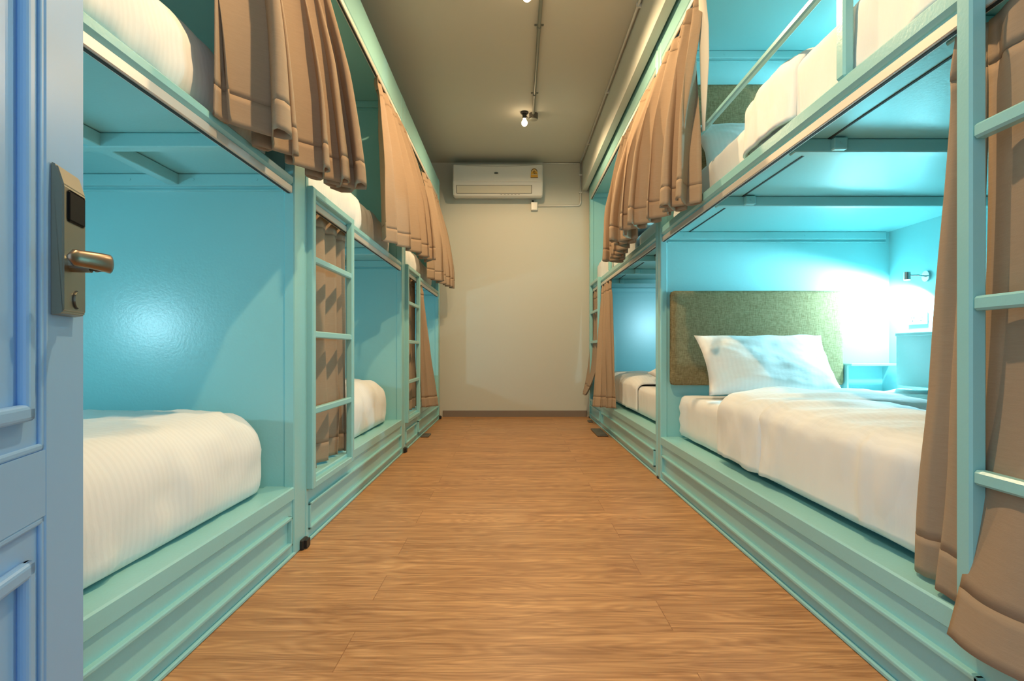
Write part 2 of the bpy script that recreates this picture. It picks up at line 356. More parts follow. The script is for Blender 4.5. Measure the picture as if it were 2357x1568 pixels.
# R2's guard rail ends in a down-turned post, R1 likewise
# ------------------------------------------------------------------ curtains
def curtain(label, s, top, bot, zt, zb, nf, at=0.010, ab_=0.030, seed=0, om=0.42, fl='out', group=None, head=True, lift=0.0, mat_=None, mid=None, sharp=0.5):
    """top/bot: ((|x|,y),(|x|,y)) ends of heading and hem. nf folds."""
    rnd = random.Random(seed)
    ph = [rnd.uniform(0, 6.28) for _ in range(6)]
    nu, nv = int(nf * 16) + 1, 44
    ta, tb = [Vector((s * p[0], p[1])) for p in top]
    ba, bb = [Vector((s * p[0], p[1])) for p in bot]
    bmid = Vector((s * mid[0], mid[1])) if mid else (ba + bb) / 2
    def P(u, v):
        if fl == 'out': f = 1 - (1 - v) ** 1.8
        elif fl == 'late': f = v ** 4.5
        else: f = v
        t = ta.lerp(tb, u)
        b = ba * (1 - u) ** 2 + (bmid * 2 - (ba + bb) / 2) * 2 * u * (1 - u) + bb * u * u
        c = t.lerp(b, f)
        tan_t = (tb - ta).normalized(); tan_b = (bb - ba); tan_b = tan_b.normalized() if tan_b.length > 1e-4 else tan_t
        tg = tan_t.lerp(tan_b, f).normalized(); nr = Vector((-tg.y, tg.x))
        uu = u + 0.35 / nf * (math.sin(u * 5.1 + ph[0]) * 0.5 + math.sin(u * 9.7 + ph[1]) * 0.35) * (0.5 + 0.5 * v)
        th = 2 * PI * nf * uu + 0.5 * math.sin(v * 2.2 + ph[2])
        g = math.sin(th)
        g = math.copysign(abs(g) ** (1 - sharp * 0.5 * v), g)
        env = at + (ab_ - at) * min(1, v * 1.6 + 0.05) ** 0.8
        env *= 0.72 + 0.38 * math.sin(u * nf * 1.9 + ph[3]) * math.sin(u * 3.3 + ph[4])
        off = g * env
        tang = math.sin(2 * th + 0.4) * env * om * v
        w_ = noise.noise(Vector((u * 4 + seed * 3, v * 3, seed))) * 0.012 * v
        q = c + nr * (off + w_) + tg * tang
        if fl == 'out': q.x -= s * env * 0.5 * v
        # pinch of the gathering tape
        z = zt + (zb - zt) * v + lift * (u if lift > 0 else (u - 1)) * v + noise.noise(Vector((u * 5, seed, 2.2))) * 0.006 * v
        hq = (zt - z) / 0.075
        q += nr * math.sin(3.1 * th + ph[5]) * 0.006 * math.exp(-((hq - 0.8) / 0.5) ** 2)
        if fl == 'out':                                # cloth passes in front of rails and posts
            face = 0.716 if s < 0 else 0.766
            lim = face + 0.045 * max(0, min(1, (z - 2.02) / 0.12))
            q.x = s * min(abs(q.x), lim - 0.004 * (0.5 + 0.5 * g))
        return Vector((q.x, q.y, z))
    def grid(v0, v1, n, dn=0.0):
        bm = BM(); rows = []
        for j in range(n + 1):
            v = v0 + (v1 - v0) * j / n
            rows.append([bm.verts.new(P(i / (nu - 1), v)) for i in range(nu)])
        for r0, r1 in zip(rows, rows[1:]):
            for i in range(nu - 1): bm.faces.new((r0[i], r0[i + 1], r1[i + 1], r1[i]))
        return bm
    Hh = zt - zb
    vh = 0.075 / Hh; vm = 1 - 0.075 / Hh
    c0 = (ta + tb) / 2
    root = thing('curtain', label, 'curtain', (c0.x, c0.y, zb), group)
    mt = mat_ or M['curtain']
    for nm, v0, v1, n, th in (('heading_tape', 0.0, vh, 5, 0.004), ('curtain_cloth', vh, vm, nv, 0.002), ('hem', vm, 1.0, 5, 0.0035)):
        o = obj(nm, grid(v0, v1, n), mt, root, smooth=True)
        so = o.modifiers.new('thickness', 'SOLIDIFY'); so.thickness = th; so.offset = 0
    return root
def lining(root, pts):
    bm = BM(); pv_ = None
    for (a0, y0_, a1, y1_, z) in pts:
        c = [bm.verts.new((a0 + (a1 - a0) * k / 6, y0_ + (y1_ - y0_) * k / 6 - 0.006 * math.sin(PI * k / 6), z)) for k in range(7)]
        if pv_:
            for k in range(6): bm.faces.new((pv_[k], pv_[k + 1], c[k + 1], c[k]))
        pv_ = c
    o = obj('lining', bm, M['lining'], root, smooth=True); o['label'] = 'pale lining edge'
    m_ = o.modifiers.new('thickness', 'SOLIDIFY'); m_.thickness = 0.002
G_U = 'brown curtains of the upper berths'; G_L = 'brown curtains of the lower berths'
curtain('wide brown curtain hanging in front, bunched above the nearest left lower berth', -1, ((0.738, 1.38), (0.738, 1.965)), ((0.705, 1.41), (0.590, 2.08)), 2.148, 1.240, 5.2, 0.045, 0.080, seed=3, group=G_U, mid=(0.655, 1.84), sharp=0.1, om=0.8)
curtain('brown curtain over the upper berth of the middle left bunk', -1, ((0.738, 3.20), (0.738, 3.885)), ((0.690, 3.05), (0.555, 3.90)), 2.148, 1.250, 5, 0.020, 0.046, seed=5, om=0.6, group=G_U, mid=(0.585, 3.50))
curtain('brown curtain over the upper berth of the left bunk by the back wall', -1, ((0.738, 4.90), (0.738, 5.81)), ((0.675, 4.78), (0.570, 5.60)), 2.148, 1.255, 5.5, 0.020, 0.048, seed=8, om=0.6, group=G_U)
r1c = curtain('nearer half of the brown curtains gathered on the right upper berths', 1, ((0.785, 2.46), (0.785, 3.10)), ((0.725, 2.36), (0.600, 2.97)), 2.170, 1.275, 5, 0.016, 0.074, seed=11, group=G_U, mid=(0.690, 2.62), sharp=0.4, om=0.7)
lining(r1c, [(0.766, 2.465, 0.782, 2.44, 2.172), (0.762, 2.45, 0.792, 2.42, 1.99), (0.760, 2.43, 0.787, 2.40, 1.85), (0.758, 2.41, 0.774, 2.385, 1.70), (0.757, 2.39, 0.763, 2.38, 1.55)])
curtain('farther half of the brown curtains gathered on the right upper berths', 1, ((0.785, 3.25), (0.785, 4.22)), ((0.620, 3.06), (0.705, 4.02)), 2.170, 1.270, 6.5, 0.014, 0.070, seed=13, group=G_U, mid=(0.665, 3.55), sharp=0.4, om=0.7)
curtain('brown curtain behind the ladder of the middle left bunk', -1, ((0.785, 2.15), (0.785, 2.79)), ((0.755, 2.14), (0.770, 2.74)), 1.250, 0.236, 4.0, 0.018, 0.028, seed=17, om=0.6, group=G_L, fl='lin')
curtain('brown curtain behind the ladder of the far left bunk', -1, ((0.785, 4.07), (0.785, 4.80)), ((0.765, 4.07), (0.770, 4.74)), 1.250, 0.236, 4.5, 0.016, 0.022, seed=19, group=G_L, fl='lin')
curtain('brown curtain flaring out of the far left lower berth beside the ladder', -1, ((0.735, 4.62), (0.738, 4.86)), ((0.705, 4.63), (0.590, 4.78)), 1.195, 0.236, 2.2, 0.010, 0.022, seed=23, group=G_L, fl='lin')
curtain('brown curtain hanging wide beside the ladder of the far right bunk', 1, ((0.788, 4.78), (0.788, 5.22)), ((0.800, 4.56), (0.630, 4.72)), 1.240, 0.236, 3.4, 0.012, 0.024, seed=29, group=G_L, fl='lin')
curtain('brown curtain behind the ladder of the far right bunk, its hem kicked out', 1, ((0.788, 5.33), (0.788, 5.93)), ((0.655, 5.42), (0.700, 5.80)), 1.240, 0.270, 3.5, 0.010, 0.022, seed=31, group=G_L, fl='late')
curtain('brown curtain drawn to the near ladder, its hem resting on the white bedding side', 1, ((0.815, 1.02), (0.800, 1.075)), ((0.770, 1.035), (0.828, 1.215)), 1.240, 0.240, 1.3, 0.006, 0.010, seed=37, group=G_L, fl='lin')
curtain('brown curtain behind the near ladder, its hem hanging over the plinth', 1, ((0.800, 0.46), (0.800, 1.015)), ((0.715, 0.50), (0.712, 0.985)), 1.238, 0.212, 2.6, 0.018, 0.008, seed=41, group=G_L, fl='late', om=0.2)

# ------------------------------------------------------------------ bedding
def softbox(x0, x1, y0, y1, z0, z1, r, div=0.028, amp=0.006, wr=0.004, seed=0, dome=0.0, extra=None, flat=None):
    """rounded, slightly wrinkled block. r: (rx, ry, rz)"""
    if x0 > x1: x0, x1 = x1, x0
    bm = BM()
    nx, ny, nz = [max(4, int((b - a) / div)) for a, b in ((x0, x1), (y0, y1), (z0, z1))]
    c = Vector(((x0 + x1) / 2, (y0 + y1) / 2, (z0 + z1) / 2)); h = Vector(((x1 - x0) / 2, (y1 - y0) / 2, (z1 - z0) / 2))
    rv = Vector([min(r[i], h[i] * 0.999) for i in range(3)])
    vs = {}
    def V(i, j, k):
        if (i, j, k) in vs: return vs[(i, j, k)]
        p = Vector((2 * i / nx - 1, 2 * j / ny - 1, 2 * k / nz - 1))
        q = Vector((p.x * h.x, p.y * h.y, p.z * h.z))
        inn = Vector([max(-(h[t] - rv[t]), min(h[t] - rv[t], q[t])) for t in range(3)])
        d = Vector([(q[t] - inn[t]) / rv[t] for t in range(3)])
        if d.length > 1e-6:
            dn = d.normalized(); m_ = max(abs(d.x), abs(d.y), abs(d.z)); dn *= 1.0
            q = inn + Vector([dn[t] * rv[t] for t in range(3)]) * m_
            nrm = dn
        else: nrm = Vector((0, 0, 1))
        pw = c + q
        s1 = noise.noise(Vector((pw.x * 3, pw.y * 3, pw.z * 3 + seed))) * amp
        s2 = noise.noise(Vector((pw.x * 5 + pw.z * 9 + seed, pw.y * 15 + pw.x * 5, pw.z * 5))) * wr
        s3 = noise.noise(Vector((pw.x * 22 + seed, pw.y * 9, pw.z * 22))) * wr * 0.5
        pw = pw + nrm * (s1 + s2 + s3) * (0.0 if nrm.z < -0.3 else 1.0)
        if flat is not None: pw.z = max(pw.z, flat)
        if dome and q.z > 0:
            pw.z += dome * (1 - p.x ** 2) * (1 - p.y ** 4)
        if extra: pw = extra(pw, p, nrm)
        v_ = bm.verts.new(pw); vs[(i, j, k)] = v_; return v_
    for k in (0, nz):
        for i in range(nx):
            for j in range(ny): bm.faces.new((V(i, j, k), V(i + 1, j, k), V(i + 1, j + 1, k), V(i, j + 1, k)))
    for j in (0, ny):
        for i in range(nx):
            for k in range(nz): bm.faces.new((V(i, j, k), V(i + 1, j, k), V(i + 1, j, k + 1), V(i, j, k + 1)))
    for i in (0, nx):
        for j in range(ny):
            for k in range(nz): bm.faces.new((V(i, j, k), V(i, j + 1, k), V(i, j + 1, k + 1), V(i, j, k + 1)))
    return bm
def bed_left(name, label, y0, y1, z0, z1, af, seed, grp, amp=0.007):
    o = obj(name, softbox(-1.90, -af, y0, y1, z0 - 0.075, z1, (0.10, 0.11, 0.125), amp=0.012, wr=0.012, seed=seed, dome=0.03, flat=z0), M['linen_z'], None, smooth=True)
    return tag(o, label, 'duvet', grp)
GD = 'white duvets on the left bunks'
bed_left('duvet', 'white duvet on the lower berth of the nearest left bunk', 0.22, 1.955, 0.236, 0.485, 0.785, 1.3, GD)
bed_left('duvet', 'white duvet on the lower berth of the middle left bunk', 2.70, 3.85, 0.236, 0.490, 0.790, 4.1, GD)
bed_left('duvet', 'white duvet on the lower berth of the far left bunk', 4.90, 5.78, 0.236, 0.485, 0.795, 7.7, GD)
bed_left('duvet', 'white duvet on the upper berth of the nearest left bunk', 0.22, 1.955, 1.280, 1.500, 0.772, 9.2, GD)
bed_left('duvet', 'white duvet on the upper berth of the middle left bunk', 2.20, 3.84, 1.280, 1.485, 0.770, 12.5, GD)
bed_left('duvet', 'white duvet on the upper berth of the far left bunk', 4.10, 5.78, 1.280, 1.480, 0.770, 15.5, GD)

def mattress(label, y0, y1, z0, z1, af, seed):
    def ex(pw, p, n):
        if pw.x > 1.69 and pw.y > 2.0 and y1 < 3.2 and z0 < 1: pw.z = min(pw.z, 0.447)
        # stretched creases of the fitted sheet near the corners
        e = min(abs(pw.y - y0), abs(pw.y - y1))
        if pw.x < af + 0.04:
            pw.x += 0.004 * math.sin((pw.z + 0.25 * (pw.y - y1)) * 95) * math.exp(-e * 3)
        return pw
    o = obj('mattress', softbox(af, 1.93, y0, y1, z0, z1, (0.035, 0.035, 0.035), amp=0.003, wr=0.002, seed=seed, extra=ex), M['sheet'], None, smooth=True)
    return tag(o, label, 'mattress', 'white sheeted mattresses on the right bunks')
mattress('white sheeted mattress on the right lower berth below the pillow', 1.02, 3.105, 0.234, 0.448, 0.856, 2)
mattress('white sheeted mattress on the upper berth above the olive headboard', 0.9, 3.105, 1.313, 1.485, 0.826, 3)
mattress('white sheeted mattress on the far right lower berth', 3.27, 5.90, 0.234, 0.430, 0.865, 4)
mattress('white sheeted mattress on the far right upper berth', 3.27, 5.90, 1.313, 1.46, 0.845, 5)

def drape(y0, y1, zhang, ztop, af, th=0.0, seed=0, xb=1.90, skew=0.0, ridges=(), n_y=None, puff=0.03, endround=0.05, bev=0.062):
    """sheet lying on the bed and hanging down its aisle side; skew moves the y1 edge with depth"""
    bm = BM(); rows = []
    ny = n_y or max(6, int((y1 - y0) / 0.022))
    prof = []
    zt_ = ztop
    nb = 9
    for k in range(12): prof.append((af, zhang + (zt_ - bev - zhang) * k / 11, (-1, 0)))
    for k in range(1, nb + 1):
        t = PI / 2 * k / nb
        prof.append((af + bev * (1 - math.cos(t)) * 1.15, zt_ - bev + bev * math.sin(t), (-math.cos(t), math.sin(t))))
    x_ = prof[-1][0]
    for k in range(1, 41): prof.append((x_ + (xb - x_) * k / 40, zt_, (0, 1)))
    for j in range(ny + 1):
        v = j / ny; row = []
        for i, (x, z, n_) in enumerate(prof):
            dep = (x - af) / (xb - af)
            ye = y1 + skew * dep
            y = y0 + (ye - y0) * v
            wv_ = 0.0
            nz_ = noise.noise(Vector((x * 4 + seed, y * 4, z * 3))) * 0.016 + noise.noise(Vector((x * 3 + seed, y * 11 + x * 4 + z * 6, z * 2))) * 0.009
            nz_ += noise.noise(Vector((x * 7 - z * 9, y * 26 - z * 7, seed))) * 0.0035
            hang = max(0, min(1, (zt_ - bev - z) / (zt_ - zhang)))
            for (ry, rw, rh) in ridges:
                nz_ += rh * math.exp(-((y - ry - 0.05 * dep) / rw) ** 2) * (1 if n_[0] < -0.1 else 0.35)
            pf = puff * math.sin(PI * min(1, dep * 1.4 + 0.12)) if n_[1] > 0.3 else puff * 0.25
            e = min(y - y0, ye - y)
            d = th + nz_ * 1.25 + pf * min(1, max(0, e) / 0.14 + 0.15) - 0.010
            if e < endround: d -= (1 - e / endround) ** 2 * 0.014
            zz = z + n_[1] * max(d, -0.010)
            if i == 0: zz += noise.noise(Vector((y * 6, seed, 0))) * 0.010
            xx = x + n_[0] * max(d, -0.002)
            row.append(bm.verts.new((min(xx, 1.93), y, zz)))
        rows.append(row)
    for r0, r1 in zip(rows, rows[1:]):
        for i in range(len(prof) - 1): bm.faces.new((r0[i], r0[i + 1], r1[i + 1], r1[i]))
    return bm
def duvet_r(label, y0, y1, ycuff, zhang, ztop, af, seed, skew, ridges=(), material=None, cuffmat=None):
    body = obj('duvet', drape(y0, y1, zhang, ztop, af, seed=seed, skew=skew, ridges=ridges), material or M['linen_y'], None, smooth=True)
    m_ = body.modifiers.new('thickness', 'SOLIDIFY'); m_.thickness = 0.012; m_.offset = -1
    tag(body, label, 'duvet', 'white duvets on the right bunks')
    if ycuff is not None:
        c0, c1 = ycuff
        cf = obj('turned_back_cuff', drape(c0, c1, zhang + 0.004, ztop + 0.004, af - 0.002, th=0.022, seed=seed + 2, skew=skew, puff=0.03, endround=0.03), M['sheet'], body, smooth=True)
        m_ = cf.modifiers.new('thickness', 'SOLIDIFY'); m_.thickness = 0.012; m_.offset = -1
    return body
duvet_r('white duvet turned back below the pillow on the right lower berth', 1.03, 2.42, (2.02, 2.44), 0.262, 0.484, 0.836, 21, 0.35, ridges=((1.42, 0.018, 0.010), (2.0, 0.02, 0.006)))
duvet_r('white duvet on the upper berth behind the slanting guard rail', 0.92, 2.06, (1.70, 2.08), 1.335, 1.532, 0.806, 33, 0.2)
duvet_r('white duvet tucked around the far right lower berth', 4.12, 5.86, None, 0.262, 0.466, 0.846, 45, 0.0)
duvet_r('white duvet on the far right upper berth', 4.0, 5.80, None, 1.335, 1.535, 0.818, 57, 0.0)

def pillow(label, loc, size, rot, grp='white pillows'):
    """puffy cushion with pinched corners, lying in its local xy plane"""
    w_, h_, t_ = size; n = 34; bm = BM(); sides = []
    for sg in (1, -1):
        g = []
        for i in range(n + 1):
            r_ = []
            for j in range(n + 1):
                u = 2 * i / n - 1; v = 2 * j / n - 1
                px = w_ / 2 * u * (1 - 0.10 * (1 - abs(u)) * 0 - 0.075 * (1 - v * v) * abs(u) ** 3)
                py = h_ / 2 * v * (1 - 0.085 * (1 - u * u) * abs(v) ** 3)
                th = t_ / 2 * (max(0, (1 - abs(u) ** 2.6)) * max(0, (1 - abs(v) ** 2.6))) ** 0.55
                nz_ = noise.noise(Vector((u * 2.2, v * 2.2, sg * 3 + loc[1]))) * 0.014 + noise.noise(Vector((u * 7 + v * 3, v * 5, 3))) * 0.005
                edge = min(1, th / (t_ * 0.2))
                z = sg * th + nz_ * edge * sg
                if sg < 0 and th == 0: r_.append(sides[0][i][j]); continue
                r_.append(bm.verts.new((px, py, z)))
            g.append(r_)
        sides.append(g)
        for i in range(n):
            for j in range(n):
                f = (g[i][j], g[i + 1][j], g[i + 1][j + 1], g[i][j + 1])
                bm.faces.new(f if sg > 0 else f[::-1])
    o = obj('pillow', bm, M['sheet'], None, smooth=True)
    o.location = loc; o.rotation_euler = rot
    return tag(o, label, 'pillow', grp)
pillow('white pillow leaning on the olive headboard of the right lower berth', (1.225, 2.885, 0.612), (0.64, 0.36, 0.15), (math.radians(52), 0, math.radians(1)))
pillow('white pillow under the upper headboard behind the guard rail', (1.22, 2.90, 1.655), (0.64, 0.38, 0.15), (math.radians(54), 0, 0))
pillow('white pillow lying on the far right lower berth', (1.22, 3.86, 0.514), (0.62, 0.40, 0.13), (math.radians(4), 0, math.radians(3)))

# headboards
def headboard(label, x0, x1, y, z0, z1):
    def ex(pw, p, n): return pw
    bm = softbox(x0, x1, y - 0.05, y, z0, z1, (0.018, 0.018, 0.018), div=0.02, amp=0.0015, wr=0.0005, seed=4)
    return tag(obj('headboard', bm, M['headboard'], None, smooth=True), label, 'headboard', 'olive fabric headboards')
headboard('olive green fabric headboard behind the lower pillow', 0.812, 1.70, 3.117, 0.498, 0.985)
headboard('olive green fabric headboard on the upper berth behind the guard rail', 0.812, 1.70, 3.117, 1.53, 2.045)

# bedside cabinets of the lower right berth
t = thing('bedside_cabinet', 'low turquoise open-fronted cabinet between olive headboard and wall', 'cabinet', (1.83, 3.08, 0.45))
bm = BM(); box(bm, 1.704, 1.955, 3.015, 3.117, 0.600, 0.612, bev=0.002); obj('cabinet_top', bm, M['blue'], t)
bm = BM(); box(bm, 1.704, 1.712, 3.055, 3.117, 0.45, 0.600); obj('cabinet_body', bm, M['blue'], t)
t = thing('bedside_cabinet', 'taller turquoise box cabinet against the wall under the lit reading lamp', 'cabinet', (1.85, 2.5, 0.45))
bm = BM(); box(bm, 1.728, 1.955, 2.05, 2.70, 0.522, 0.742); obj('cabinet_body', bm, M['blue'], t)
bx('cabinet_top', M['blue'], t, 1.724, 1.957, 2.046, 2.704, 0.742, 0.756, bev=0.002)

# socket plate by the lamp
t = thing('wall_socket', 'white double socket plate on the wall below the reading lamp', 'socket', (1.962, 2.90, 0.83))
bx('socket_plate', M['plastic'], t, 1.955, 1.9655, 2.835, 2.965, 0.803, 0.863, bev=0.003)
bm = BM()
for yy in (2.87, 2.93):
    for dy in (-0.009, 0.009): box(bm, 1.9540, 1.9552, yy + dy - 0.002, yy + dy + 0.002, 0.832, 0.842)
    cyl(bm, (1.9540, yy, 0.822), (1.9552, yy, 0.822), 0.0035, n=10)
obj('socket_holes', bm, M['black'], t)

# ------------------------------------------------------------------ reading lamps
LL = {0: 'small chrome reading lamp glowing above the bedside cabinet', 1: 'small lit reading lamp inside the far right lower berth', 2: 'small lit reading lamp inside the nearer right upper berth',
      3: 'small lit reading lamp inside the far right upper berth', 4: 'small lit reading lamp inside the nearest left lower berth', 5: 'small lit reading lamp inside the middle left lower berth', 6: 'small lit reading lamp inside the far left lower berth'}
for i, (s, y, z, wt, dr) in enumerate(LAMPS):
    wx = s * (1.966 if s > 0 else 1.95)
    t = thing('reading_lamp', LL[i], 'lamp', (wx, y, z), 'small reading lamps in the berths')
    bm = BM(); cyl(bm, (wx - s * 0.001, y, z), (wx - s * 0.012, y, z), 0.026, n=24); obj('wall_plate', bm, M['chrome'], t)
    bm = BM(); tube(bm, [(wx - s * 0.012, y, z), (wx - s * 0.04, y, z + 0.004), (wx - s * 0.075, y + dr * 0.015, z + 0.006)], 0.004); obj('arm', bm, M['chrome'], t)
    hx, hy = wx - s * 0.085, y + dr * 0.02
    bm = BM(); cyl(bm, (hx, hy, z - 0.014), (hx, hy, z + 0.022), 0.015, n=20); hd = obj('lamp_head', bm, M['chrome'], t, smooth=False)
    bm = BM(); cyl(bm, (hx, hy, z - 0.017), (hx, hy, z - 0.0142), 0.013, n=20); obj('led_face', bm, M['lampglow'], hd)
    ld = bpy.data.lights.new('reading_lamp_light', 'SPOT'); ld.energy = wt * 4; ld.color = COOL; ld.shadow_soft_size = 0.03
    ld.spot_size = math.radians(178); ld.spot_blend = 0.25
    lo = bpy.data.objects.new('reading_lamp_light', ld); COL.objects.link(lo)
    lo.location = (hx, hy, z - 0.05)
    aim = Vector((-s * 0.35, dr * 0.45, -1))
    if i == 1: aim = Vector((0.10, 1.0, -0.10)); ld.spot_size = math.radians(72); ld.spot_blend = 1.0      # this one is swung along its berth
    lo.rotation_euler = aim.to_track_quat('-Z', 'Y').to_euler()
    lo.parent = t; lo.matrix_parent_inverse = Matrix.Translation(-t.location)

# ------------------------------------------------------------------ ceiling conduit and bulbs
t = thing('ceiling_conduit', 'grey steel conduit with clips running along the ceiling', 'conduit', (0.155, 3.0, H - 0.02))
bm = BM(); tube(bm, [(0.150, 0.30, H - 0.014), (0.153, 3.25, H - 0.014), (0.166, 4.80, H - 0.014)], 0.0105, 12); obj('conduit_pipe', bm, M['conduit'], t, smooth=True)
for yy, xx in ((1.5, 0.151), (2.0, 0.152), (3.52, 0.155), (4.45, 0.163)):
    bm = BM(); box(bm, xx - 0.028, xx + 0.028, yy - 0.009, yy + 0.009, H - 0.003, H - 0.0005); tube(bm, [(xx, yy - 0.009, H - 0.014), (xx, yy + 0.009, H - 0.014)], 0.0135, 12)
    for k in (-1, 1): cyl(bm, (xx + k * 0.021, yy, H - 0.007), (xx + k * 0.021, yy, H - 0.002), 0.005, n=8)
    obj('pipe_clip', bm, M['conduit'], t)
BL = ['lit bare bulb on the ceiling above the door end of the aisle', 'lit bare bulb at the top edge of the photo beside the conduit', 'lit bare bulb by the round junction box in front of the air conditioner']
for i, (x, y) in enumerate(BULBS):
    t = thing('ceiling_bulb', BL[i], 'light bulb', (x, y, H), 'bare bulbs on the ceiling')
    bm = BM(); cyl(bm, (x, y, H - 0.012), (x, y, H - 0.0005), 0.032, n=24); cyl(bm, (x, y, H - 0.052), (x, y, H - 0.010), 0.015, 0.018, n=20)
    tube(bm, [(x + 0.01, y, H - 0.03), (x + 0.035, y, H - 0.05), (x + 0.065, y, H - 0.03)], 0.003, 8)
    hd = obj('bulb_holder', bm, M['black'], t)
    bm = BM(); sphere(bm, (x, y, H - 0.088), 0.024, (1, 1, 1.08)); cyl(bm, (x, y, H - 0.072), (x, y, H - 0.052), 0.016, 0.011, n=16)
    b = obj('glass_bulb', bm, M['bulb'], t, smooth=True)
    ld = bpy.data.lights.new('bulb_light', 'SPOT'); ld.spot_size = math.radians(176); ld.spot_blend = 0.35; ld.energy = BULB_W * (2.0, 1.65, 1.25)[i]; ld.color = WARM; ld.shadow_soft_size = 0.02
    lo = bpy.data.objects.new('bulb_light', ld); COL.objects.link(lo); lo.location = (x, y, H - 0.122); lo.parent = t; lo.matrix_parent_inverse = Matrix.Translation(-t.location)
t = thing('junction_box', 'round grey junction box at the end of the ceiling conduit', 'junction box', (0.168, 4.84, H))
bm = BM(); cyl(bm, (0.168, 4.84, H - 0.042), (0.168, 4.84, H - 0.0005), 0.036, n=28); obj('box_body', bm, M['castbox'], t)
bm = BM(); cyl(bm, (0.168, 4.84, H - 0.050), (0.168, 4.84, H - 0.043), 0.034, n=28); obj('box_lid', bm, M['conduit'], t)

# ------------------------------------------------------------------ air conditioner
ax0, ax1, az0, az1 = -0.590, 0.296, 2.200, 2.520
yb = YB - 0.001; yf = 5.90
t = thing('air_conditioner', 'white split air conditioner high on the back wall', 'air conditioner', ((ax0 + ax1) / 2, yb, az0))
prof = [(yb, az0 + 0.02), (yb, az1), (yf + 0.035, az1), (yf + 0.006, az1 - 0.012), (yf, az1 - 0.05), (yf - 0.004, az0 + 0.135), (yf + 0.002, az0 + 0.118), (yf + 0.008, az0 + 0.105), (yf + 0.045, az0 + 0.012), (yf + 0.075, az0)]
bm = BM()
def capring(x, k):
    cy, cz = (yf + yb) / 2, (az0 + az1) / 2
    return [bm.verts.new((x, cy + (p[0] - cy) * (k if p[0] < yb - 0.01 else 1), cz + (p[1] - cz) * k)) for p in prof]
rs = [capring(ax0, 0.95), capring(ax0 + 0.012, 1.0), capring(ax1 - 0.012, 1.0), capring(ax1, 0.95)]
for a, b in zip(rs, rs[1:]):
    for k in range(len(prof)): bm.faces.new((a[k], a[(k + 1) % len(prof)], b[(k + 1) % len(prof)], b[k]))
bm.faces.new(rs[0]); bm.faces.new(rs[-1][::-1])
obj('housing', bm, M['plastic'], t)
# front cover with a curved top line
bm = BM()
n = 24; topv = []; botv = []
for k in range(n + 1):
    x = ax0 + 0.010 + (ax1 - ax0 - 0.020) * k / n; u = 2 * k / n - 1
    zt_ = az1 - 0.016 - 0.016 * (1 - u * u)
    topv.append((bm.verts.new((x, yf - 0.003, zt_)), bm.verts.new((x, yf - 0.010, zt_ - 0.006))))
    botv.append((bm.verts.new((x, yf - 0.013, az0 + 0.142)), bm.verts.new((x, yf - 0.004, az0 + 0.132))))
for k in range(n):
    (a0, a1), (b0, b1) = topv[k], topv[k + 1]; (c0, c1), (d0, d1) = botv[k], botv[k + 1]
    bm.faces.new((a0, b0, b1, a1)); bm.faces.new((a1, b1, d0, c0)); bm.faces.new((c0, d0, d1, c1))
fc = obj('front_cover', bm, M['plastic'], t)
so = fc.modifiers.new('t', 'SOLIDIFY'); so.thickness = 0.003
def slope_box(name, x0, x1, f0, f1, material, off=0.004, parent=t):
    """strip lying on the sloping outlet, f along the slope 0 top .. 1 bottom"""
    A = Vector((0, yf + 0.008, az0 + 0.105)); B = Vector((0, yf + 0.045, az0 + 0.012)); n_ = Vector((0, -0.93, -0.37))
    bm = BM(); vs = []
    for o_ in (0, off):
        for (x, f) in ((x0, f0), (x1, f0), (x1, f1), (x0, f1)):
            p = A.lerp(B, f) + n_ * o_; vs.append(bm.verts.new((x, p.y, p.z)))
    bm.faces.new(vs[4:]); bm.faces.new(vs[:4][::-1])
    for k in range(4): bm.faces.new((vs[k], vs[(k + 1) % 4], vs[4 + (k + 1) % 4], vs[4 + k]))
    return obj(name, bm, material, parent)
slope_box('louver_gap', ax0 + 0.035, ax1 - 0.105, 0.0, 0.80, M['dark'], 0.002)
slope_box('louver', ax0 + 0.040, ax1 - 0.110, 0.03, 0.76, M['plastic2'], 0.006)
for k in range(6): slope_box('indicator_slot', -0.12 + k * 0.035, -0.105 + k * 0.035, 0.88, 0.92, M['castbox'], 0.003)
bm = BM(); sphere(bm, (-0.162, yf - 0.0165, az0 + 0.218), 0.02, (1, 0.12, 0.42)); obj('logo_badge', bm, M['logo'], t, smooth=True)
# energy label: arch with a ring
lx, lz = 0.212, az0 + 0.168
bm = BM(); pts = [(-0.036, 0), (0.036, 0), (0.036, 0.012), (0.031, 0.055)] + [(0.031 * math.cos(a_), 0.062 + 0.034 * math.sin(a_)) for a_ in [PI * k / 12 for k in range(13)]] + [(-0.031, 0.055), (-0.036, 0.012)]
ff = bm.faces.new([bm.verts.new((lx + p[0], yf - 0.0180, lz + p[1])) for p in pts]); r = bmesh.ops.extrude_face_region(bm, geom=[ff])
for v_ in [g for g in r['geom'] if isinstance(g, bmesh.types.BMVert)]: v_.co.y += 0.001
lab = obj('energy_label', bm, M['yellow'], t); lab['label'] = 'yellow arched energy label'
def flatring(bm, cx, cz, r0, r1, a0, a1, y, n=20):
    pv_ = None
    for k in range(n + 1):
        a_ = a0 + (a1 - a0) * k / n
        c = (bm.verts.new((cx + r0 * math.cos(a_), y, cz + r0 * math.sin(a_))), bm.verts.new((cx + r1 * math.cos(a_), y, cz + r1 * math.sin(a_))))
        if pv_: bm.faces.new((pv_[0], pv_[1], c[1], c[0]))
        pv_ = c
bm = BM(); flatring(bm, lx, lz + 0.062, 0.025, 0.032, 0.1, PI - 0.1, yf - 0.0186); flatring(bm, lx, lz + 0.058, 0.006, 0.012, 0.6, 2 * PI - 0.3, yf - 0.0186)
